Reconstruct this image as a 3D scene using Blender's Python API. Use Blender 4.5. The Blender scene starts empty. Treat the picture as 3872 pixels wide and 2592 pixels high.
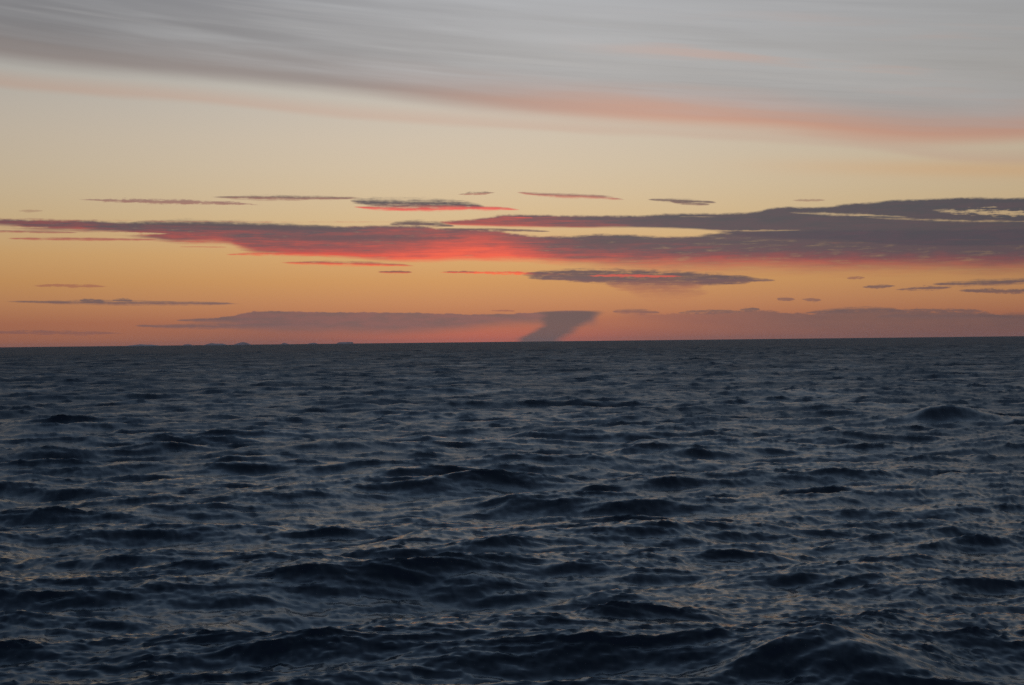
import bpy, math, random, time
import numpy as np
from mathutils import Matrix

# ------------------------------------------------------------------ scene, camera, light
scene = bpy.context.scene
scene.render.engine = 'CYCLES'
scene.view_settings.view_transform = 'Standard'
scene.view_settings.look = 'None'
scene.view_settings.exposure = 0.0
scene.view_settings.gamma = 1.0
scene.view_settings.use_curve_mapping = False
scene.cycles.max_bounces = 5
scene.cycles.glossy_bounces = 4
scene.cycles.diffuse_bounces = 2
scene.cycles.use_denoising = False
scene.cycles.sample_clamp_indirect = 4.0

R = math.radians
EYE = 8.5                                   # metres above the mean water level: a boat's deck
cam_data = bpy.data.cameras.new('camera')
cam_data.sensor_width = 36.0
cam_data.angle = R(40.0)
cam_data.clip_start = 0.1
cam_data.clip_end = 200000.0
cam = bpy.data.objects.new('camera', cam_data)
scene.collection.objects.link(cam)
cam.location = (0.0, 0.0, EYE)
cam.rotation_mode = 'QUATERNION'
cam.rotation_quaternion = (Matrix.Rotation(R(90.0 - 0.04), 3, 'X') @ Matrix.Rotation(R(-0.624), 3, 'Z')).to_quaternion()
scene.camera = cam

SUN_AZ, SUN_EL = -1.6, 0.9                  # degrees from the view's axis; the sun is going down behind the cloud bank
sun_data = bpy.data.lights.new('sun', 'SUN')
sun_data.energy = 0.004
sun_data.angle = R(10.0)
sun_data.color = (1.0, 0.42, 0.22)
sun = bpy.data.objects.new('sun', sun_data)
scene.collection.objects.link(sun)
sun.rotation_euler = (R(90.0 - SUN_EL), 0.0, R(180.0 - SUN_AZ))
sun.location = (0.0, 0.0, 60.0)


def lin(c):
    return tuple((v / 255.0 / 12.92) if v <= 10.3 else ((v / 255.0 + 0.055) / 1.055) ** 2.4 for v in c)


# ------------------------------------------------------------------ little node language
class S:
    """A socket one can do arithmetic with."""
    tree = None

    def __init__(self, sock):
        self.s = sock

    @staticmethod
    def m(op, a, b=None, c=None, clamp=False):
        n = S.tree.nodes.new('ShaderNodeMath')
        n.operation = op
        n.use_clamp = clamp
        for i, v in enumerate((a, b, c)):
            if v is None:
                continue
            if isinstance(v, S):
                S.tree.links.new(v.s, n.inputs[i])
            else:
                n.inputs[i].default_value = float(v)
        return S(n.outputs[0])

    def __add__(a, b): return S.m('ADD', a, b)
    def __radd__(a, b): return S.m('ADD', b, a)
    def __sub__(a, b): return S.m('SUBTRACT', a, b)
    def __rsub__(a, b): return S.m('SUBTRACT', b, a)
    def __mul__(a, b): return S.m('MULTIPLY', a, b)
    def __rmul__(a, b): return S.m('MULTIPLY', b, a)
    def __truediv__(a, b): return S.m('DIVIDE', a, b)
    def __neg__(a): return S.m('MULTIPLY', a, -1.0)


def sabs(a): return S.m('ABSOLUTE', a)
def smin(a, b): return S.m('MINIMUM', a, b)
def smax(a, b): return S.m('MAXIMUM', a, b)
def clamp01(a): return S.m('ADD', a, 0.0, clamp=True)
def power(a, p): return S.m('POWER', smax(a, 0.0), p)


def remap(x, a, b, c=0.0, d=1.0, kind='SMOOTHSTEP'):
    n = S.tree.nodes.new('ShaderNodeMapRange')
    n.interpolation_type = kind
    n.clamp = True
    for name, v in (('Value', x), ('From Min', a), ('From Max', b), ('To Min', c), ('To Max', d)):
        if isinstance(v, S):
            S.tree.links.new(v.s, n.inputs[name])
        else:
            n.inputs[name].default_value = float(v)
    return S(n.outputs[0])


def gauss(x, centre, width):
    d = (x - centre) / width
    return S.m('EXPONENT', -(d * d))


def vec(x, y, z=0.0):
    n = S.tree.nodes.new('ShaderNodeCombineXYZ')
    for i, v in enumerate((x, y, z)):
        if isinstance(v, S):
            S.tree.links.new(v.s, n.inputs[i])
        else:
            n.inputs[i].default_value = float(v)
    return S(n.outputs[0])


def noise(v, scale=1.0, detail=4.0, rough=0.55, out='Fac', distort=0.0):
    n = S.tree.nodes.new('ShaderNodeTexNoise')
    n.noise_dimensions = '3D'
    n.inputs['Scale'].default_value = scale
    n.inputs['Detail'].default_value = detail
    n.inputs['Roughness'].default_value = rough
    n.inputs['Distortion'].default_value = distort
    S.tree.links.new(v.s, n.inputs['Vector'])
    return S(n.outputs[out])


def colour(c):
    n = S.tree.nodes.new('ShaderNodeRGB')
    n.outputs[0].default_value = (*lin(c), 1.0)
    return S(n.outputs[0])


def mixc(f, a, b):
    n = S.tree.nodes.new('ShaderNodeMix')
    n.data_type = 'RGBA'
    n.clamp_factor = True
    if isinstance(f, S):
        S.tree.links.new(f.s, n.inputs[0])
    else:
        n.inputs[0].default_value = f
    for i, v in ((6, a), (7, b)):
        if isinstance(v, S):
            S.tree.links.new(v.s, n.inputs[i])
        else:
            n.inputs[i].default_value = (*lin(v), 1.0)
    return S(n.outputs[2])


def ramp(x, stops):
    n = S.tree.nodes.new('ShaderNodeValToRGB')
    n.color_ramp.interpolation = 'LINEAR'
    el = n.color_ramp.elements
    while len(el) < len(stops):
        el.new(0.5)
    for e, (p, c) in zip(el, stops):
        e.position = p
    for e, (p, c) in zip(el, stops):
        e.position = p
        e.color = (*lin(c), 1.0)
    S.tree.links.new(x.s, n.inputs[0])
    return S(n.outputs[0])


def curve(x, pts, lo=-2.0, hi=16.0):
    """Elevation as a smooth function of azimuth through the points (degrees)."""
    a0, a1 = pts[0][0], pts[-1][0]
    u = remap(x, a0, a1, 0.0, 1.0, 'LINEAR')
    n = S.tree.nodes.new('ShaderNodeFloatCurve')
    cm = n.mapping
    cm.use_clip = False
    c = cm.curves[0]
    ys = [p[1] for p in pts]
    lo, hi = min(ys) - 0.1, max(ys) + 0.1
    for i, (a, e) in enumerate(pts):
        uu, vv = (a - a0) / (a1 - a0), (e - lo) / (hi - lo)
        if i < 2:
            c.points[i].location = (uu, vv)
        else:
            c.points.new(uu, vv)
    for p in c.points:
        p.handle_type = 'AUTO_CLAMPED'
    cm.update()
    S.tree.links.new(u.s, n.inputs['Value'])
    return S(n.outputs[0]) * (hi - lo) + lo


# ------------------------------------------------------------------ the sky
world = bpy.data.worlds.new('World')
scene.world = world
world.use_nodes = True
wt = world.node_tree
wt.nodes.clear()
S.tree = wt
tc = wt.nodes.new('ShaderNodeTexCoord')
sep = wt.nodes.new('ShaderNodeSeparateXYZ')
wt.links.new(tc.outputs['Generated'], sep.inputs[0])
dx, dy, dz = (S(sep.outputs[i]) for i in range(3))
TRUE_AZ = S.m('ARCTAN2', dx, dy) * 57.29578     # degrees right of the view's axis
TRUE_EL = S.m('ARCSINE', dz) * 57.29578         # degrees above the horizon
AZ = TRUE_AZ * 1.0                              # the clouds are laid out in units a little finer than a degree
EL = TRUE_EL * 1.0

# clear dusk sky: colours by elevation towards the sunset, and on the far side
t = S.m('SQRT', smax(TRUE_EL, 0.0) / 90.0)
SKY = [(0.0, (155, 100, 85)), (0.9, (173, 113, 87)), (1.65, (191, 135, 95)), (2.5, (203, 151, 98)), (3.6, (212, 168, 114)), (5.0, (212, 185, 143)), (6.1, (211, 190, 157)), (7.1, (209, 192, 166)), (8.2, (206, 192, 172)), (9.3, (200, 190, 176)), (10.6, (190, 186, 178)), (12.1, (180, 181, 181)), (14.0, (170, 176, 184)), (18.0, (160, 175, 190)), (24.0, (146, 168, 192)), (34.0, (118, 149, 184)), (50.0, (84, 112, 148)), (90.0, (47, 66, 95))]
BACK = [(0, (96, 94, 112)), (4, (116, 108, 124)), (9, (136, 120, 134)), (16, (122, 122, 146)), (30, (98, 110, 146)), (50, (82, 97, 136)), (90, (66, 82, 122))]
west = ramp(t, [(math.sqrt(e / 90.0), c) for e, c in SKY])
east = ramp(t, [(math.sqrt(e / 90.0), c) for e, c in BACK])
col = mixc(remap(sabs(TRUE_AZ), 35.0, 150.0), west, east)

# noises shared by the clouds (degrees; clouds are drawn out along the horizon)
n_edge = noise(vec(AZ * 2.2, EL * 5.0), 1.0, 5.0, 0.62) - 0.5
n_fine = noise(vec(AZ * 5.0, EL * 16.0, 3.0), 1.0, 4.0, 0.6) - 0.5
n_wisp = noise(vec(AZ * 0.55, EL * 6.0, 7.0), 1.0, 5.0, 0.6) - 0.5
n_big = noise(vec(AZ * 0.22, EL * 1.1, 11.0), 1.0, 3.0, 0.5) - 0.5
n_fib = noise(vec(AZ * 0.8, EL * 15.0 + AZ * 0.15, 29.0), 1.0, 6.0, 0.65) - 0.5
n_body = noise(vec(AZ * 0.9, EL * 4.5, 17.0), 1.0, 5.0, 0.6) - 0.5


def lens_group():
    """One flat cloud laid over a sky colour, as a node group."""
    g = bpy.data.node_groups.new('flat_cloud', 'ShaderNodeTree')
    for nm in ('Base', 'Upper', 'Lower'):
        g.interface.new_socket(nm, in_out='INPUT', socket_type='NodeSocketColor')
    for nm in LENS_IN:
        g.interface.new_socket(nm, in_out='INPUT', socket_type='NodeSocketFloat')
    g.interface.new_socket('Colour', in_out='OUTPUT', socket_type='NodeSocketColor')
    old, S.tree = S.tree, g
    gi = g.nodes.new('NodeGroupInput')
    go = g.nodes.new('NodeGroupOutput')
    v = {k.name: S(k) for k in gi.outputs if k.name}
    u = remap(v['AZ'], v['A0'], v['A1'], 0.0, 1.0, 'LINEAR')
    centre = ((v['C3'] * u + v['C2']) * u + v['C1']) * u + v['C0']
    prof = power(u * (1.0 - u) * 4.0, v['Power'])
    d = v['EL'] - centre + v['Wisp'] * (v['Half'] * v['Rag'] * 0.6)
    body = 1.0 - sabs(d) / (prof * v['Half'] * 1.15 + 0.004)
    body = body + (v['Fib'] * 1.25 + v['Edge'] * 0.8 + v['Fine'] * (v['Rag'] - 0.8)) * v['Rag']
    mask = remap(body, 0.0, v['Soft']) * remap(prof, 0.02, 0.5) * remap(v['Fib'] + v['Edge'] * 0.5, -0.32, 0.04, 0.5, 1.0) * v['Alpha']
    f = remap(d / v['Half'] + v['Body'] + v['Fib'] * 0.6 - v['Split'], -0.7, 0.7)
    out = mixc(mask, v['Base'], mixc(f, v['Lower'], v['Upper']))
    g.links.new(out.s, go.inputs[0])
    S.tree = old
    return g


LENS_IN = ('AZ', 'EL', 'Wisp', 'Fib', 'Edge', 'Fine', 'Body', 'A0', 'A1', 'C0', 'C1', 'C2', 'C3', 'Half', 'Power', 'Soft', 'Rag', 'Split', 'Alpha')
LENS = lens_group()


def lens(base, line, half, upper, lower, alpha=1.0, split=0.0, pw=0.6, soft=1.0, rag=1.0):
    """A flat cloud along a line of (azimuth, elevation) points: HALF its greatest half thickness in degrees."""
    a0, a1 = line[0][0], line[-1][0]
    us = [(p[0] - a0) / (a1 - a0) for p in line]
    co = np.polyfit(us, [p[1] for p in line], min(3, len(line) - 1))[::-1]
    co = list(co) + [0.0] * (4 - len(co))
    n = S.tree.nodes.new('ShaderNodeGroup')
    n.node_tree = LENS
    S.tree.links.new(base.s, n.inputs['Base'])
    half *= 1.25
    n.inputs['Upper'].default_value = (*lin(upper), 1.0)
    n.inputs['Lower'].default_value = (*lin(lower), 1.0)
    for nm, s in (('AZ', AZ), ('EL', EL), ('Wisp', n_wisp), ('Fib', n_fib), ('Edge', n_edge), ('Fine', n_fine), ('Body', n_body)):
        S.tree.links.new(s.s, n.inputs[nm])
    for nm, s in (('A0', a0), ('A1', a1), ('C0', co[0]), ('C1', co[1]), ('C2', co[2]), ('C3', co[3]), ('Half', half), ('Power', pw),
                  ('Soft', soft), ('Rag', rag), ('Split', split), ('Alpha', alpha)):
        n.inputs[nm].default_value = float(s)
    return S(n.outputs[0])


def hole(line, half, pw=0.5, soft=0.06, rag=1.0):
    a0, a1 = line[0][0], line[-1][0]
    u = remap(AZ, a0, a1, 0.0, 1.0, 'LINEAR')
    centre = u * (line[1][1] - line[0][1]) + line[0][1] if len(line) == 2 else curve(AZ, line)
    th = power(u * (1.0 - u) * 4.0, pw) * half * (1.0 + (n_edge * 2.0 + n_fib * 2.2) * rag)
    return remap(th - sabs(EL - centre + n_wisp * (half * 0.7 * rag)), 0.0, soft)


# high grey deck of drawn-out cirrus, sloping down to the right
deck = curve(AZ, [(-60.0, 15.5), (-30.0, 12.5), (-19.889, 10.797), (-9.953, 10.237), (0.101, 9.176), (9.428, 8.337), (20.077, 7.336), (30.0, 7.6), (60.0, 7.0)])
ST = EL - deck
SL = EL + AZ * 0.11
st1 = noise(vec(AZ * 0.05, SL * 0.75, 5.0), 1.0, 3.0, 0.5, distort=0.3) - 0.5
st2 = noise(vec(AZ * 0.11, (EL + AZ * 0.088) * 1.9, 9.0), 1.0, 3.0, 0.5, distort=0.3) - 0.5
st3 = noise(vec(AZ * 0.16, (EL + AZ * 0.093) * 5.0, 41.0), 1.0, 3.0, 0.55, distort=0.4) - 0.5
right = remap(AZ, -9.0, 8.0)
fade_up = remap(ST, 5.0, 18.0, 1.0, 0.15)
grey = mixc(remap(AZ, -20.0, 6.0), (121, 119, 122), (168, 167, 167))
grey = mixc(remap(st1 + st2 * 0.6, -0.22, 0.24) * remap(AZ, -20.0, -4.0, 0.45, 1.0), grey, (177, 177, 178))
pink = mixc(right, (152, 142, 138), (205, 156, 134))
grey = mixc(remap(st3 + st2 * 0.4, 0.02, 0.24) * 0.09, grey, (196, 192, 188))
grey = mixc(remap(st3 + st1 * 0.5, -0.04, -0.24) * 0.14, grey, (138, 136, 138))
low = mixc(remap(ST + st2 * 0.9, 0.05, 1.9), pink, grey)
dens = remap(ST + st2 * 0.35, -0.2, 0.5) * fade_up * remap(ST, 0.3, 3.4, 0.95, 0.72)
dens = dens * remap(sabs(AZ), 70.0, 120.0, 1.0, 0.4)
col = mixc(dens, col, low)
# thinner streak below the deck

und = EL - curve(AZ, [(-40.0, 12.0), (-19.898, 9.938), (-13.374, 9.647), (-6.479, 9.085), (2.39, 8.484), (12.85, 7.659), (20.069, 6.611), (40.0, 6.0)])
m = remap(und + st2 * 0.3, -0.2, 0.1) * remap(und, 0.05, 0.75, 1.0, 0.0) * remap(AZ, -21.0, 10.0, 0.55, 0.4)
col = mixc(m, col, (200, 168, 150))
col = mixc(remap(st1 - st2 * 0.5, 0.02, 0.16) * gauss(EL + AZ * 0.04, 11.6, 1.3) * remap(AZ, 1.0, 8.0) * 0.5, col, (201, 168, 154))

m = gauss(EL - AZ * -0.06, 7.525, 0.33) * remap(AZ, 6.0, 19.0) * remap(AZ, 24.0, 40.0, 1.0, 0.0) * 0.4
col = mixc(m, col, (222, 170, 118))
# warm murk low over the sea
mk = remap(EL + n_big * 0.5, 0.1, 1.15, 1.0, 0.0) * remap(AZ, -17.0, -8.0)
mk = mk * remap(sabs(AZ), 30.0, 60.0, 1.0, 0.0)
pk = mixc(gauss(AZ, -1.0, 5.5), (136, 94, 88), (182, 98, 87))
col = mixc(mk * 0.8, col, pk)
# low cloud bank over the horizon, left and right of the rain shaft
lowl_top = curve(AZ, [(-13.551, 0.956), (-12.111, 1.067), (-10.74, 1.267), (-10.05, 1.349), (-6.915, 1.273), (-5.154, 1.258), (-3.207, 1.204), (-1.02, 1.146), (1.367, 1.209), (2.31, 1.251), (3.429, 1.185)])
lowl_bot = curve(AZ, [(-13.551, 0.904), (-12.112, 0.893), (-10.746, 0.672), (-9.366, 0.554), (-6.924, 0.495), (-4.81, 0.438), (-2.148, 0.553), (-0.366, 0.712), (1.362, 0.764), (2.304, 0.718), (3.424, 0.705)])
lowl_t = (lowl_top + n_edge * 0.16 + n_fine * 0.032 - EL)
lowl_b = (EL - lowl_bot + n_wisp * 0.12)
lowl = remap(lowl_t, 0.0, 0.05) * remap(lowl_b, -0.25, 0.25)
lowl = lowl * remap(AZ, -13.332, -12.146) * remap(AZ, 3.158, 3.655, 1.0, 0.0)
col = mixc(lowl * 0.95, col, mixc(remap(n_body, -0.15, 0.2), (128, 96, 96), (112, 94, 95)))
col = lens(col, [(-15.008, 0.777), (-11.431, 0.73), (-7.272, 0.746)], 0.11, (116, 95, 96), (130, 98, 96), 0.95, pw=0.45)
col = lens(col, [(-13.433, 0.989), (-9.188, 0.992)], 0.085, (114, 95, 96), (126, 98, 96), 0.95, pw=0.45)
lowr_top = curve(AZ, [(3.64, 1.058), (4.793, 1.15), (5.851, 1.101), (6.907, 1.105), (9.003, 1.147), (9.818, 1.17), (10.903, 1.084), (12.1, 1.031), (12.949, 1.123), (14.345, 1.118), (16.118, 1.037), (18.343, 0.983), (20.057, 0.786), (26, 0.9)])
lowr_bot = curve(AZ, [(3.638, 0.88), (5.495, 0.769), (6.901, 0.575), (9.342, 0.351), (12.77, 0.205), (16.109, 0.131), (20.05, 0.116), (26, 0.3)])
lowr_t = (lowr_top + n_edge * 0.3 + n_fine * 0.06 - EL)
lowr_b = (EL - lowr_bot + n_wisp * 0.12)
lowr = remap(lowr_t, 0.0, 0.09) * remap(lowr_b, -0.35, 0.35)
lowr = lowr * remap(AZ, 3.868, 5.46) * remap(AZ, 24.0, 26.0, 1.0, 0.0)
col = mixc(lowr * remap(AZ, 3.868, 11.208, 0.5, 0.8) * remap(lowr_t + n_body * 0.3, 0.0, 0.8, 1.0, 0.7), col, mixc(remap(AZ, 4.0, 14.0), (140, 96, 92), mixc(remap(n_body, -0.2, 0.2), (118, 95, 94), (106, 91, 93))))
# slanting rain shaft
sh_l = 0.339 + remap(EL, 0.045, 0.694, 0.0, 0.951, "SMOOTHSTEP")
sh_r = 1.906 + remap(EL, 0.028, 1.131, 0.0, 1.575, "LINEAR")
shaft = remap(AZ - sh_l + 0.2 + n_body * 0.5 + n_edge * 0.2, -0.1, 0.45) * remap(sh_r - AZ + 0.3 + n_body * 0.5 + n_edge * 0.2, -0.1, 0.6)
shaft = shaft * remap(EL + n_edge * 0.1, 1.145, 1.269, 1.0, 0.0)
col = mixc(shaft * 0.95, col, (98, 88, 90))
# the main bank: grey above, lit red from beneath
main_top = curve(AZ, [(-45, 5.6), (-30, 5.2), (-19.95, 4.934), (-17.232, 4.931), (-14.598, 4.864), (-12.58, 4.882), (-9.666, 4.829), (-6.878, 4.763), (-4.816, 4.793), (-2.636, 4.64), (-1.036, 4.591), (0.387, 4.382), (2.29, 4.287), (3.765, 4.336), (5.233, 4.276), (6.94, 4.191), (8.341, 4.302), (10.25, 4.328), (14.495, 4.263), (20.044, 4.158), (30, 4.3), (45, 4.2)])
main_bot = curve(AZ, [(-45, 5.2), (-30, 4.9), (-19.953, 4.652), (-18.366, 4.493), (-17.285, 4.474), (-15.764, 4.407), (-14.104, 4.182), (-12.876, 4.069), (-11.738, 4.057), (-10.713, 3.781), (-9.333, 3.589), (-6.891, 3.496), (-5.132, 3.365), (-3.361, 3.318), (-1.281, 3.353), (0.784, 3.296), (2.687, 3.165), (4.936, 2.991), (6.926, 2.906), (9.836, 2.852), (12.696, 2.741), (16.578, 2.649), (20.027, 2.525), (30, 2.7), (45, 2.8)])
main_t = (main_top + n_edge * 0.17 + n_fine * 0.034 - EL)
main_b = (EL - main_bot + n_wisp * 0.26)
main = remap(main_t, 0.0, 0.05) * remap(main_b, -0.08, 0.08)
main = remap(main_t + n_fib * 0.1, -0.02, 0.12) * remap(main_b + n_fib * 0.16 + n_big * 0.12, remap(AZ, -1.0, 7.0, -0.12, -0.46), remap(AZ, -1.0, 7.0, 0.16, 0.5))
main = main * (1.0 - hole([(-19.483, 4.343), (-13.598, 4.409)], 0.085, rag=0.8))
main = main * (1.0 - hole([(-21.819, 4.567), (-18.044, 4.599)], 0.05, rag=1.2))
main = main * remap(sabs(AZ), 32.0, 44.0, 1.0, 0.0)
glow = curve(AZ, [(-30, 0.3), (-19.961, 0.4), (-16.753, 0.45), (-13.434, 0.56), (-10.021, 0.64), (-6.535, 0.76), (-3.886, 0.98), (-1.399, 1.25), (0.204, 1.05), (2.162, 0.7), (4.114, 0.58), (5.881, 0.58), (9.379, 0.57), (12.808, 0.53), (16.963, 0.48), (20.037, 0.45), (30, 0.3)])
decay = curve(AZ, [(-30, 0.8), (-19.961, 0.5), (-15.107, 0.9), (-10.021, 1.2), (-4.771, 1.3), (-1.221, 1.15), (2.339, 1.7), (5.881, 2.4), (11.103, 2.8), (20.037, 3.0), (30, 2.0)])
ht = clamp01((main_b - remap(AZ, -1.0, 7.0, 0.03, 0.26)) / smax(main_top - main_bot, 0.05))
n_str = noise(vec(AZ * 0.35, EL * 5.5, 23.0), 1.0, 5.0, 0.62) - 0.5
red = glow * S.m("EXPONENT", -(ht * decay)) + (n_str * 0.8 + n_fib * 0.5) * remap(AZ, 3.0, 12.0, 1.0, 0.3) + n_body * 0.5 * remap(AZ, 3.0, 12.0, 1.0, 0.75)
REDS = [(0.0, (80, 81, 90)), (0.22, (98, 82, 92)), (0.42, (138, 82, 88)), (0.62, (178, 84, 84)), (0.82, (210, 88, 82)), (1.0, (236, 96, 80))]
main = main * remap(n_body + n_fib * 0.6, -0.34, remap(AZ, 2.0, 9.0, -0.1, 0.0), 0.64, 1.0)
col = mixc(main * 0.97, col, ramp(red, REDS))
col = lens(col, [(-15.264, 4.788), (-12.071, 4.782), (-8.627, 4.675), (-6.528, 4.639)], 0.17, (88, 87, 92), (100, 85, 91), 0.9, pw=0.45, rag=0.8)
col = lens(col, [(-10.363, 4.322), (-7.409, 4.254), (-4.769, 4.228), (-1.573, 4.26)], 0.15, (102, 84, 91), (112, 84, 90), 0.75, pw=0.6, rag=1.3)
col = lens(col, [(1.274, 4.141), (2.873, 3.978), (5.53, 3.936)], 0.28, (98, 83, 89), (108, 83, 89), 0.55, pw=0.7, rag=1.2, soft=1.2)
col = lens(col, [(-9.33, 3.887), (-7.238, 3.849), (-4.773, 3.804)], 0.06, (140, 82, 88), (160, 82, 86), 0.6, pw=0.6)
col = lens(col, [(-21.512, 4.441), (-17.075, 4.409)], 0.05, (146, 98, 98), (178, 92, 88), 0.8, pw=0.5)
col = lens(col, [(-19.69, 4.156), (-14.104, 4.165)], 0.06, (168, 96, 92), (190, 92, 88), 0.85, pw=0.5)
col = lens(col, [(-11.469, 3.588), (-9.333, 3.624), (-4.776, 3.522)], 0.085, (200, 84, 80), (240, 92, 74), 0.8, pw=0.5)
col = lens(col, [(-13.267, 3.894), (-11.398, 3.884)], 0.03, (190, 98, 88), (200, 100, 88), 0.5, pw=0.5)
arm_top = curve(AZ, [(-2.988, 4.942), (-1.921, 5.005), (-0.674, 5.136), (-0.139, 5.201), (0.983, 5.188), (2.228, 5.136), (3.525, 5.116), (5.419, 5.083), (6.124, 5.121), (6.95, 5.122), (8.872, 5.094), (10.155, 5.166), (11.017, 5.298), (11.872, 5.255), (12.722, 5.246), (13.281, 5.332), (14.407, 5.362), (15.505, 5.424), (16.607, 5.416), (17.681, 5.424), (20.056, 5.321), (30, 5.4), (45, 5.5)])
arm_bot = curve(AZ, [(-2.989, 4.907), (-2.279, 4.761), (-1.212, 4.717), (0.212, 4.667), (1.689, 4.631), (3.182, 4.61), (4.936, 4.581), (6.944, 4.49), (7.889, 4.417), (9.383, 4.139), (12.809, 3.88), (20.037, 3.492), (30, 4.0), (45, 4.2)])
arm_t = (arm_top + n_edge * 0.15 + n_fine * 0.03 - EL)
arm_b = (EL - arm_bot + n_wisp * 0.1)
arm = remap(arm_t, 0.0, 0.12) * remap(arm_b, -0.06, 0.06)
hl = hole([(11.117, 5.018), (13.327, 4.883), (15.828, 4.698)], 0.085, soft=0.12)
hl = smax(hl, hole([(13.663, 4.787), (16.973, 4.523), (20.952, 4.338)], 0.075, soft=0.14))
hl = smax(hl, hole([(16.651, 4.924), (21.574, 4.56)], 0.17, soft=0.2, rag=1.8))
hl = smax(hl, hole([(6.773, 4.968), (8.348, 4.915)], 0.05, soft=0.12))
hl = smax(hl, hole([(6.942, 4.384), (11.964, 4.301)], 0.05, soft=0.06, rag=1.4) * 0.7)
arm = arm * (1.0 - hl * 0.85) * remap(sabs(AZ), 32.0, 44.0, 1.0, 0.0)
aht = clamp01(arm_b / smax(arm_top - arm_bot, 0.05))
ared = remap(AZ, -2.5, 7.5, 0.75, 0.1) * (1.0 - aht * 0.7) + (n_str * 0.9 + n_fib * 0.5) * remap(AZ, 1.0, 9.0, 1.0, 0.3) + n_body * 0.3
col = mixc(arm * 0.97, col, ramp(ared, REDS))
col = mixc(hole([(16.802, 3.782), (19.218, 3.704)], 0.03, soft=0.1) * 0.3 + hole([(12.044, 3.796), (14.657, 3.727)], 0.045, soft=0.1) * 0.45, col, (172, 118, 92))
col = lens(col, [(-4.939, 4.811), (-3.7, 4.823), (-2.28, 4.708)], 0.12, (90, 86, 90), (104, 84, 90), 0.95, pw=0.5)
col = lens(col, [(-2.992, 4.607), (-0.68, 4.552), (1.634, 4.455)], 0.06, (92, 86, 90), (110, 84, 90), 0.9, pw=0.5)
col = lens(col, [(-0.496, 5.063), (0.928, 5.012)], 0.022, (228, 90, 82), (228, 90, 82), 0.85, pw=0.5)
# flat clouds above and below the bank
col = lens(col, [(-17.224, 5.707), (-14.59, 5.667), (-12.232, 5.644), (-10.004, 5.559)], 0.082, (150, 112, 108), (160, 112, 106), 0.85, rag=1.7, soft=0.8, pw=0.8)
col = lens(col, [(-12.059, 5.87), (-8.614, 5.853), (-5.986, 5.868)], 0.098, (100, 90, 92), (150, 100, 96), 0.9, pw=0.8)
col = lens(col, [(-6.515, 5.762), (-4.222, 5.618), (-2.093, 5.571), (-1.026, 5.475)], 0.205, (92, 88, 92), (140, 84, 88), 1.0, split=-0.5, pw=0.45)
col = lens(col, [(-6.378, 5.499), (-3.693, 5.422), (-1.205, 5.423), (0.397, 5.354)], 0.098, (190, 84, 86), (236, 96, 90), 0.95, split=0.2, pw=0.5, rag=0.8)
col = lens(col, [(-2.177, 5.995), (-1.376, 6.024), (-0.575, 6.052)], 0.053, (118, 98, 94), (170, 110, 100), 0.8, rag=1.7, soft=0.8, pw=0.8)
col = lens(col, [(0.227, 6.061), (1.294, 5.943), (2.716, 5.869), (4.665, 5.695)], 0.089, (128, 92, 94), (200, 104, 96), 0.85)
col = lens(col, [(5.549, 5.678), (6.956, 5.595), (8.354, 5.491)], 0.08, (104, 92, 94), (120, 96, 96), 0.9)
col = lens(col, [(6.428, 5.589), (7.305, 5.482), (8.092, 5.428)], 0.08, (104, 92, 94), (128, 96, 96), 0.85)
col = lens(col, [(11.294, 5.498), (12.657, 5.472)], 0.051, (150, 120, 106), (160, 120, 106), 0.6, rag=1.7, soft=0.8, pw=0.8)
col = lens(col, [(-19.315, 5.213), (-18.358, 5.232)], 0.045, (176, 140, 116), (176, 140, 116), 0.6, rag=1.7, soft=0.8, pw=0.8)
col = lens(col, [(-9.337, 3.257), (-7.07, 3.233), (-5.663, 3.191), (-3.896, 3.109)], 0.089, (128, 80, 86), (246, 96, 72), 0.95, split=0.05)
col = lens(col, [(-5.455, 2.871), (-4.784, 2.858), (-3.987, 2.853)], 0.057, (126, 84, 84), (230, 98, 76), 0.95, split=-0.2, rag=1.7, soft=0.8, pw=0.8)
col = lens(col, [(-3.011, 2.836), (-1.411, 2.822), (0.547, 2.766), (2.682, 2.704)], 0.049, (214, 92, 80), (250, 104, 74), 0.95, split=0.3, rag=1.7, soft=0.8, pw=0.8)
col = lens(col, [(-2.833, 2.852), (-1.411, 2.839)], 0.041, (128, 82, 86), (200, 88, 80), 0.8, rag=1.7, soft=0.8, pw=0.8)
col = lens(col, [(0.369, 2.732), (3.214, 2.626), (6.922, 2.465), (10.142, 2.374)], 0.258, (98, 86, 91), (116, 88, 92), 0.97, split=-0.3, pw=0.6, rag=0.75, soft=0.5)
col = lens(col, [(0.634, 2.569), (3.213, 2.52), (5.513, 2.434)], 0.107, (100, 90, 94), (112, 90, 94), 0.9, pw=0.5)
col = lens(col, [(6.921, 2.412), (9.017, 2.377), (10.659, 2.329)], 0.08, (104, 90, 94), (120, 92, 94), 0.85, pw=0.5)
col = lens(col, [(3.036, 2.646), (4.985, 2.61), (7.098, 2.55)], 0.053, (216, 94, 84), (226, 98, 84), 0.75, rag=1.7, soft=0.8, pw=0.8)
col = lens(col, [(3.742, 2.299), (6.215, 2.14), (7.969, 2.201)], 0.267, (140, 98, 92), (180, 120, 92), 0.75, soft=0.9, pw=0.8)
col = lens(col, [(4.449, 2.112), (6.212, 1.875), (8.054, 1.918)], 0.356, (158, 108, 92), (184, 124, 92), 0.55, soft=0.9, pw=0.8)
col = lens(col, [(-19.857, 1.748), (-18.074, 1.713), (-15.131, 1.688), (-13.122, 1.663), (-10.736, 1.616)], 0.089, (112, 96, 98), (132, 100, 96), 0.95, pw=0.7)
col = lens(col, [(-17.102, 1.779), (-16.121, 1.743)], 0.082, (112, 96, 98), (120, 98, 96), 0.9, rag=1.7, soft=0.8, pw=0.8)
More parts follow.
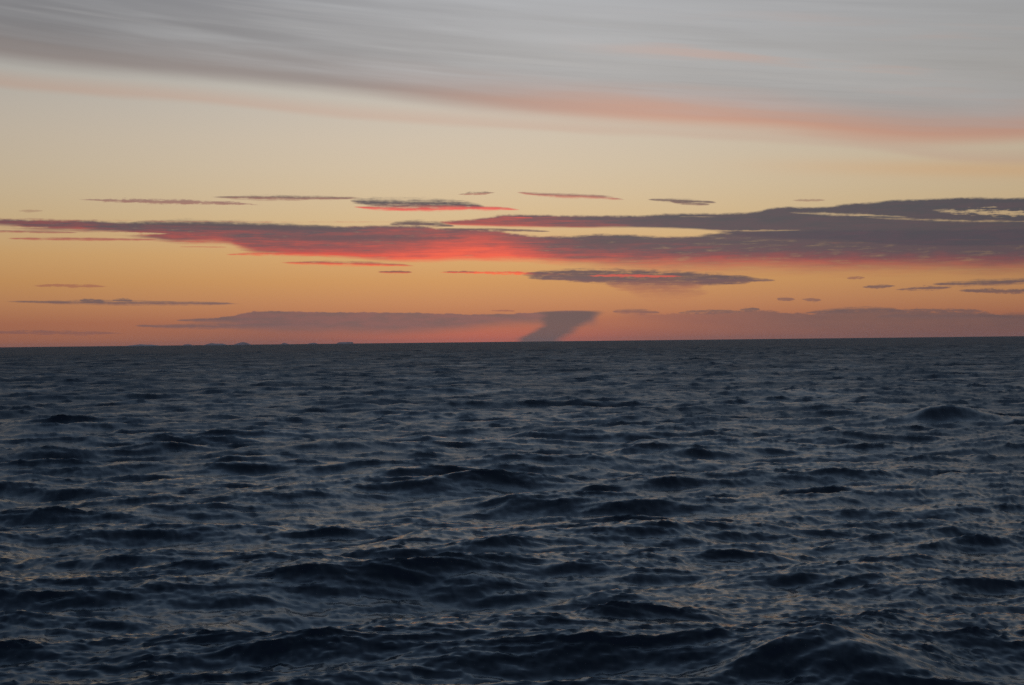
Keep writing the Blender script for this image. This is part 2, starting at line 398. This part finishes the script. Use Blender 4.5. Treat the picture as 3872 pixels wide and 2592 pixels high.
col = lens(col, [(-15.874, 1.793), (-15.047, 1.774)], 0.07, (112, 96, 98), (120, 98, 96), 0.9, rag=1.7, soft=0.8, pw=0.8)
col = lens(col, [(-18.868, 2.353), (-17.583, 2.356), (-15.951, 2.324)], 0.066, (168, 108, 90), (168, 108, 90), 0.75, rag=1.7, soft=0.8, pw=0.8)
col = lens(col, [(-21.243, 0.587), (-19.046, 0.553), (-15.309, 0.487)], 0.074, (138, 98, 92), (142, 98, 92), 0.8, rag=1.7, soft=0.8, pw=0.8)
col = lens(col, [(13.385, 2.362), (14.141, 2.372)], 0.061, (150, 104, 92), (150, 104, 92), 0.8, rag=1.7, soft=0.8, pw=0.8)
col = lens(col, [(13.969, 2.005), (15.303, 2.012)], 0.07, (120, 96, 94), (128, 98, 94), 0.9, rag=1.7, soft=0.8, pw=0.8)
col = lens(col, [(15.219, 1.876), (16.292, 1.906), (17.433, 1.898)], 0.07, (122, 96, 94), (130, 98, 94), 0.9, rag=1.7, soft=0.8, pw=0.8)
col = lens(col, [(16.621, 2.052), (18.081, 2.053), (20.023, 2.107), (22.468, 2.192)], 0.125, (106, 92, 94), (122, 94, 94), 0.95, pw=0.5)
col = lens(col, [(17.594, 1.793), (19.039, 1.761), (21.852, 1.648)], 0.082, (112, 94, 94), (126, 96, 94), 0.9, pw=0.6, rag=1.7, soft=0.8)
col = lens(col, [(10.651, 1.595), (11.423, 1.565)], 0.061, (134, 100, 94), (134, 100, 94), 0.85, rag=1.7, soft=0.8, pw=0.8)
col = lens(col, [(11.628, 1.562), (12.445, 1.513)], 0.066, (134, 100, 94), (134, 100, 94), 0.85, rag=1.7, soft=0.8, pw=0.8)
col = lens(col, [(4.085, 1.177), (5.058, 1.147), (6.028, 1.099)], 0.098, (120, 94, 92), (134, 96, 92), 0.9, pw=0.5)
col = lens(col, [(6.731, 1.09), (7.958, 1.108), (9.35, 1.107)], 0.072, (112, 94, 94), (122, 96, 94), 0.8, pw=0.5, rag=1.7, soft=0.8)
col = lens(col, [(11.759, 1.019), (13.287, 1.083), (14.295, 1.101), (15.624, 1.028)], 0.116, (106, 91, 93), (116, 94, 94), 0.85, pw=0.5)
col = lens(col, [(14.961, 1.039), (16.774, 1.026), (18.552, 0.979)], 0.082, (112, 93, 94), (122, 96, 94), 0.8, pw=0.5, rag=1.7, soft=0.8)
col = lens(col, [(14.459, 0.823), (16.934, 0.802), (19.82, 0.706)], 0.082, (116, 95, 95), (124, 97, 95), 0.7, pw=0.5, rag=1.7, soft=0.8)
col = lens(col, [(9.177, 1.179), (10.043, 1.184)], 0.072, (112, 94, 94), (118, 96, 94), 0.9, rag=1.7, soft=0.8, pw=0.8)
col = lens(col, [(-0.894, 1.269), (0.174, 1.24)], 0.037, (150, 100, 88), (150, 100, 88), 0.8, rag=1.7, soft=0.8, pw=0.8)
col = lens(col, [(18.229, 0.815), (19.82, 0.756), (22.148, 0.717)], 0.107, (112, 92, 92), (120, 94, 92), 0.9, pw=0.5)

nishita = wt.nodes.new('ShaderNodeTexSky')
nishita.sky_type = 'NISHITA'
nishita.sun_disc = False
nishita.sun_elevation = R(SUN_EL)
nishita.sun_rotation = R(SUN_AZ)
bg_day = wt.nodes.new('ShaderNodeBackground')
wt.links.new(nishita.outputs[0], bg_day.inputs[0])
bg_day.inputs[1].default_value = 0.002
bg = wt.nodes.new('ShaderNodeBackground')
wt.links.new(col.s, bg.inputs[0])
# the dusk is brightest over the sunken sun and dims along the horizon from there
wt.links.new((gauss(TRUE_AZ, -0.5, 19.0) * 0.28 + 0.72).s, bg.inputs[1])
add = wt.nodes.new('ShaderNodeAddShader')
wt.links.new(bg_day.outputs[0], add.inputs[0])
wt.links.new(bg.outputs[0], add.inputs[1])
wo = wt.nodes.new('ShaderNodeOutputWorld')
wt.links.new(add.outputs[0], wo.inputs['Surface'])
world.cycles.sampling_method = 'MANUAL'
world.cycles.sample_map_resolution = 512

# ------------------------------------------------------------------ the sea
def water_material():
    m = bpy.data.materials.new('sea_water')
    m.use_nodes = True
    tr = m.node_tree
    tr.nodes.clear()
    S.tree = tr
    geo = tr.nodes.new('ShaderNodeNewGeometry')
    pos = S(geo.outputs['Position'])

    def slopes(stretch, scale, detail, rough, seed):
        mp = tr.nodes.new('ShaderNodeMapping')
        mp.inputs['Scale'].default_value = stretch
        mp.inputs['Location'].default_value = (seed, seed * 0.37, seed * 1.7)
        mp.inputs['Rotation'].default_value = (0.0, 0.0, R(12.0))
        tr.links.new(pos.s, mp.inputs[0])
        c = noise(S(mp.outputs[0]), scale, detail, rough, 'Color')
        v = tr.nodes.new('ShaderNodeVectorMath')
        v.operation = 'SUBTRACT'
        tr.links.new(c.s, v.inputs[0])
        v.inputs[1].default_value = (0.5, 0.5, 0.5)
        return S(v.outputs[0])

    def vm(op, a, b):
        v = tr.nodes.new('ShaderNodeVectorMath')
        v.operation = op
        tr.links.new(a.s, v.inputs[0])
        if isinstance(b, S):
            tr.links.new(b.s, v.inputs[1])
        else:
            v.inputs[1].default_value = b
        return S(v.outputs[0])
    a = vm('MULTIPLY', slopes((0.28, 1.0, 1.0), 5.0, 3.0, 0.6, 3.1), (0.12 * 0.35, 0.12, 0.0))
    b = vm('MULTIPLY', slopes((0.35, 1.0, 1.0), 15.0, 2.0, 0.5, 8.7), (0.07 * 0.6, 0.07, 0.0))
    nrm = vm('ADD', S(geo.outputs['Normal']), vm('ADD', a, b))
    nn = tr.nodes.new('ShaderNodeVectorMath')
    nn.operation = 'NORMALIZE'
    tr.links.new(nrm.s, nn.inputs[0])
    p = tr.nodes.new('ShaderNodeBsdfPrincipled')
    p.inputs['Base Color'].default_value = (0.008, 0.016, 0.022, 1.0)
    at = tr.nodes.new('ShaderNodeAttribute')
    at.attribute_name = 'ripple'                    # how much of the chop is finer than the mesh there
    gust = noise(pos, 0.035, 6.0, 0.62) - 0.5      # gusts leave rougher and smoother patches
    tr.links.new((remap(S(at.outputs['Fac']), 0.0, 1.0, 0.165, 0.7, 'LINEAR') * (1.0 + gust * 1.4)).s, p.inputs['Roughness'])
    p.inputs['IOR'].default_value = 1.333
    tr.links.new(nn.outputs[0], p.inputs['Normal'])
    o = tr.nodes.new('ShaderNodeOutputMaterial')
    tr.links.new(p.outputs[0], o.inputs['Surface'])
    return m


def wave_tile(n, length, seed, lam_lo, lam_hi, lam_peak, wind_deg, spread, hs, chop, tail):
    """One periodic square of wind sea: height and the sideways drift that sharpens its crests."""
    rng = np.random.default_rng(seed)
    k1 = 2.0 * np.pi * np.fft.fftfreq(n, d=length / n).astype(np.float32)
    kx, ky = np.meshgrid(k1, k1, indexing='ij')
    k = np.sqrt(kx * kx + ky * ky)
    k[0, 0] = 1.0
    kp = 2.0 * np.pi / lam_peak
    w = R(wind_deg)
    c = (kx * math.cos(w) + ky * math.sin(w)) / k
    ex = 1.2 + spread * np.minimum(1.0, (kp / k)) ** 0.3    # long crests for the big waves, cross chop for the small ones
    sp = np.where(c > 0, np.abs(c) ** ex, 0.06 * np.abs(c) ** ex) + 0.02
    p = np.exp(-1.25 * (kp / k) ** 2) / k ** 4 * sp * np.maximum(k / kp, 1.0) ** tail
    p = p * (1.0 + 1.3 * np.exp(-((k / kp - 1.0) ** 2) / 0.08))
    lam = 2.0 * np.pi / k
    p = p * (1.0 / (1.0 + np.exp(-(np.log(lam / lam_lo)) * 9.0))) * (lam < lam_hi)
    p[0, 0] = 0.0
    a = np.sqrt(p) * (rng.standard_normal((n, n)) + 1j * rng.standard_normal((n, n)))
    h = np.fft.ifft2(a)
    sc = hs / 4.0 / np.real(h).std()
    a = a * sc
    hz = np.real(np.fft.ifft2(a)).astype(np.float32)
    hx = np.real(np.fft.ifft2(1j * a * kx / k)).astype(np.float32) * chop
    hy = np.real(np.fft.ifft2(1j * a * ky / k)).astype(np.float32) * chop
    return np.stack((hx, hy, hz), axis=-1)


def sample_tile(tile, length, x, y, step=60000):
    out = np.empty((len(x), 3), np.float32)
    for i in range(0, len(x), step):
        out[i:i + step] = sample_part(tile, length, x[i:i + step], y[i:i + step])
    return out


def sample_part(tile, length, x, y):
    """Bicubic (Catmull-Rom) look-up in the periodic tile."""
    n = tile.shape[0]
    u = x / length * n
    v = y / length * n
    iu = np.floor(u).astype(np.int32)
    iv = np.floor(v).astype(np.int32)
    fu = (u - iu).astype(np.float32)
    fv = (v - iv).astype(np.float32)

    def wts(f):
        f2, f3 = f * f, f * f * f
        return (-0.5 * f3 + f2 - 0.5 * f, 1.5 * f3 - 2.5 * f2 + 1.0, -1.5 * f3 + 2.0 * f2 + 0.5 * f, 0.5 * f3 - 0.5 * f2)
    wu, wv = wts(fu), wts(fv)
    out = np.zeros((len(x), 3), np.float32)
    flat = tile.reshape(-1, 3)
    for i in range(4):
        ri = ((iu + i - 1) % n) * n
        row = np.zeros((len(x), 3), np.float32)
        for j in range(4):
            row += flat[ri + (iv + j - 1) % n] * wv[j][:, None]
        out += row * wu[i][:, None]
    return out


def build_sea():
    # rings: close-set where waves can be told apart, wider and wider towards the horizon
    rs = [0.5, 2.0, 5.0, 9.0, 13.0, 16.5, 19.0, 20.5]
    r = 21.0
    while r < 1500.0:
        rs.append(r)
        r += 0.058 * (r / 20.0) ** 1.12
    while r < 70000.0:
        rs.append(r)
        r *= 1.06
    rs = np.array(rs)
    core = np.radians(np.linspace(-24.0, 24.0, 1000))
    step = core[1] - core[0]
    side = []
    a = core[-1]
    while a < math.pi - 0.02:
        step *= 1.16
        a += min(step, R(4.0))
        side.append(a)
    side = np.array([s for s in side if s < math.pi - 0.03])
    az = np.concatenate((-side[::-1], core, side))
    nr, na = len(rs), len(az)
    rr, aa = np.meshgrid(rs, az, indexing='ij')
    x = (rr * np.sin(aa)).ravel()
    y = (rr * np.cos(aa)).ravel()
    rad = rr.ravel()
    co = np.zeros((nr * na, 3), np.float32)
    gap = 0.058 * (rad / 20.0) ** 1.12
    for (n, length, seed, lo, hi, peak, wind, spread, hs, chop, tail, rot, fade) in [(1024, 183.0, 11, 1.6, 60.0, 11.0, -80.0, 15.0, 0.86, 0.95, 0.2, 17.0, (15000.0, 40000.0)), (512, 410.0, 21, 12.0, 80.0, 24.0, -70.0, 12.0, 0.7, 1.0, 0.3, -11.0, (15000.0, 40000.0)), (1024, 37.0, 5, 0.22, 2.0, 1.2, -85.0, 20.0, 0.115, 0.5, 1.1, -31.0, (500.0, 2500.0)), (512, 13.7, 8, 0.14, 0.45, 0.5, -89.0, 8.0, 0.03, 0.3, 0.3, 23.0, (60.0, 170.0))]:
        tile = wave_tile(n, length, seed, lo, hi, peak, wind - rot, spread, hs, chop, tail)
        c, s = math.cos(R(rot)), math.sin(R(rot))
        d = sample_tile(tile, length, c * x + s * y, -s * x + c * y)
        wgt = np.clip((fade[1] - rad) / (fade[1] - fade[0]), 0.0, 1.0).astype(np.float32)[:, None]
        d = d * wgt
        co[:, 0] += c * d[:, 0] - s * d[:, 1]
        co[:, 1] += s * d[:, 0] + c * d[:, 1]
        co[:, 2] += d[:, 2]
    # two taller crests that stand out of the sea to the right
    for px, py, amp, wide, deep, turn in [(8.8, 36.5, 0.62, 2.7, 1.0, -6.0), (43.0, 141.0, 1.35, 6.0, 2.2, 8.0), (-4.0, 60.0, 0.45, 2.6, 1.0, 4.0)]:
        c, s = math.cos(R(turn)), math.sin(R(turn))
        u = (c * (x - px) + s * (y - py)) / wide
        v = (-s * (x - px) + c * (y - py)) / deep
        bump = amp * np.exp(-u * u - np.where(v < 0.0, v * v, v * v / 2.2)) * (1.0 + 0.25 * np.sin(3.1 * u + 1.0))
        co[:, 2] += bump.astype(np.float32)
    near = np.clip((rad - 1.0) / 8.0, 0.0, 1.0).astype(np.float32)
    co[:, :2] *= near[:, None]
    co[:, 0] += x
    co[:, 1] += y
    i, j = np.meshgrid(np.arange(nr - 1), np.arange(na), indexing='ij')
    j2 = (j + 1) % na
    quads = np.stack((i * na + j, (i + 1) * na + j, (i + 1) * na + j2, i * na + j2), axis=-1).reshape(-1, 4)[:, ::-1]
    me = bpy.data.meshes.new('sea')
    nv, nf = len(co), len(quads)
    me.vertices.add(nv)
    me.vertices.foreach_set('co', co.ravel())
    me.loops.add(nf * 4)
    me.loops.foreach_set('vertex_index', quads.ravel().astype(np.int32))
    me.polygons.add(nf)
    me.polygons.foreach_set('loop_start', np.arange(0, nf * 4, 4, dtype=np.int32))
    me.polygons.foreach_set('use_smooth', np.ones(nf, bool))
    me.update(calc_edges=True)
    if me.polygons[nf // 2].normal.z < 0:
        me.flip_normals()
    at = me.attributes.new('ripple', 'FLOAT', 'POINT')
    at.data.foreach_set('value', np.clip(np.log(gap / 0.12) / math.log(8.0 / 0.12), 0.0, 1.0).astype(np.float32))
    print('sea', nr, na, nv, nf)
    me.materials.append(water_material())
    o = bpy.data.objects.new('sea', me)
    scene.collection.objects.link(o)
    o['kind'] = 'structure'
    return o


t0 = time.time()
build_sea()
print('sea built in', time.time() - t0)

# ------------------------------------------------------------------ the air
def build_haze():
    me = bpy.data.meshes.new('haze')
    w, lo, hi = 74000.0, -8.0, 150.0
    v = [(-w, -w, lo), (w, -w, lo), (w, w, lo), (-w, w, lo), (-w, -w, hi), (w, -w, hi), (w, w, hi), (-w, w, hi)]
    me.from_pydata(v, [], [(3, 2, 1, 0), (4, 5, 6, 7), (0, 1, 5, 4), (1, 2, 6, 5), (2, 3, 7, 6), (3, 0, 4, 7)])
    m = bpy.data.materials.new('haze_air')
    m.use_nodes = True
    tr = m.node_tree
    tr.nodes.clear()
    vp = tr.nodes.new('ShaderNodeVolumePrincipled')
    vp.inputs['Color'].default_value = (0.86, 0.9, 0.94, 1.0)
    vp.inputs['Density'].default_value = 0.45e-5
    vp.inputs['Anisotropy'].default_value = 0.2
    o = tr.nodes.new('ShaderNodeOutputMaterial')
    tr.links.new(vp.outputs[0], o.inputs['Volume'])
    me.materials.append(m)
    ob = bpy.data.objects.new('haze', me)
    scene.collection.objects.link(ob)
    ob['kind'] = 'stuff'


build_haze()
scene.cycles.volume_bounces = 0

# ------------------------------------------------------------------ the islands on the horizon
def island_material():
    m = bpy.data.materials.new('island_rock')
    m.use_nodes = True
    tr = m.node_tree
    S.tree = tr
    p = tr.nodes['Principled BSDF']
    geo = tr.nodes.new('ShaderNodeNewGeometry')
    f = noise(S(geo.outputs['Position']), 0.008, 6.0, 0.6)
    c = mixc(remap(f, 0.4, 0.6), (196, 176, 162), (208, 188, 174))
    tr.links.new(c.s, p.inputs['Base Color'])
    p.inputs['Roughness'].default_value = 0.95
    p.inputs['Specular IOR Level'].default_value = 0.1
    return m


ROCK = island_material()


def island(az0, az1, tops, dist, label):
    """A rocky island: a ridge with the given outline (share of its length, height in metres) and slopes to both sides."""
    rng = random.Random(label)
    half = dist * (math.tan(R(az1)) - math.tan(R(az0))) / 2.0
    cx = dist * (math.tan(R(az0)) + math.tan(R(az1))) / 2.0
    nu, nv = 29, 13
    verts, faces = [], []
    xs = [q[0] for q in tops]
    hs = [q[1] for q in tops]
    for i in range(nu):
        u = i / (nu - 1)
        top = float(np.interp(u, xs, hs))
        for j in range(nv):
            v = j / (nv - 1) * 2.0 - 1.0
            width = half * 0.7 * (0.25 + 0.75 * math.sin(math.pi * u))
            hgt = top * (1.0 - abs(v) ** 1.6)
            hgt *= 1.0 + rng.uniform(-0.16, 0.10) * (0.3 + abs(v))
            if i in (0, nu - 1) or j in (0, nv - 1):
                hgt = -6.0
            verts.append(((u * 2.0 - 1.0) * half + rng.uniform(-0.2, 0.2) * half / nu, v * width, hgt))
    for i in range(nu - 1):
        for j in range(nv - 1):
            faces.append((i * nv + j, (i + 1) * nv + j, (i + 1) * nv + j + 1, i * nv + j + 1))
    rim = [i * nv for i in range(nu)] + [(nu - 1) * nv + j for j in range(1, nv)] + [i * nv + nv - 1 for i in range(nu - 2, -1, -1)] + [j for j in range(nv - 2, 0, -1)]
    faces.append(tuple(reversed(rim)))
    me = bpy.data.meshes.new('island')
    me.from_pydata(verts, [], faces)
    me.update()
    me.materials.append(ROCK)
    o = bpy.data.objects.new('island', me)
    o.location = (cx, dist, 0.0)
    scene.collection.objects.link(o)
    o['label'] = label
    o['category'] = 'island'
    o['group'] = 'distant islands along the horizon'
    return o


for args in [(-15.408, -13.997, [(0.0, 4.0), (0.2, 16.2), (0.45, 32.5), (0.6, 22.7), (0.72, 24.4), (0.9, 9.7), (1.0, 4.0)], 24000.0, 'long low hazy island with a gentle hump, leftmost of the row on the horizon'), (-13.183, -12.774, [(0.0, 4.0), (0.2, 21.2), (0.5, 26.5), (0.8, 18.6), (1.0, 4.0)], 24500.0, 'small hazy island between the long low one and the broad shelf-backed one'), (-12.384, -11.415, [(0.0, 4.0), (0.15, 19.5), (0.33, 39.0), (0.5, 29.2), (0.8, 27.3), (0.92, 11.7), (1.0, 4.0)], 24000.0, 'broad hazy island with a peak and a lower shelf, beside the tallest island'), (-11.207, -10.48, [(0.0, 4.0), (0.15, 21.9), (0.35, 39.0), (0.48, 48.7), (0.62, 46.3), (0.8, 26.8), (1.0, 4.0)], 24000.0, 'tallest hazy blue-grey island with a pointed summit on the horizon'), (-9.351, -8.984, [(0.0, 4.0), (0.25, 24.4), (0.45, 30.5), (0.7, 18.3), (1.0, 4.0)], 25000.0, 'tiny hazy island standing alone just past the tallest one'), (-8.321, -7.835, [(0.0, 4.0), (0.25, 16.2), (0.6, 27.1), (0.8, 19.0), (1.0, 4.0)], 25000.0, 'tiny lopsided hazy island next to the flat-topped one'), (-7.115, -6.414, [(0.0, 4.0), (0.06, 19.9), (0.15, 29.8), (0.5, 31.5), (0.85, 33.2), (0.95, 26.5), (1.0, 4.0)], 24500.0, 'flat-topped hazy island, rightmost of the row on the horizon')]:
    island(*args)
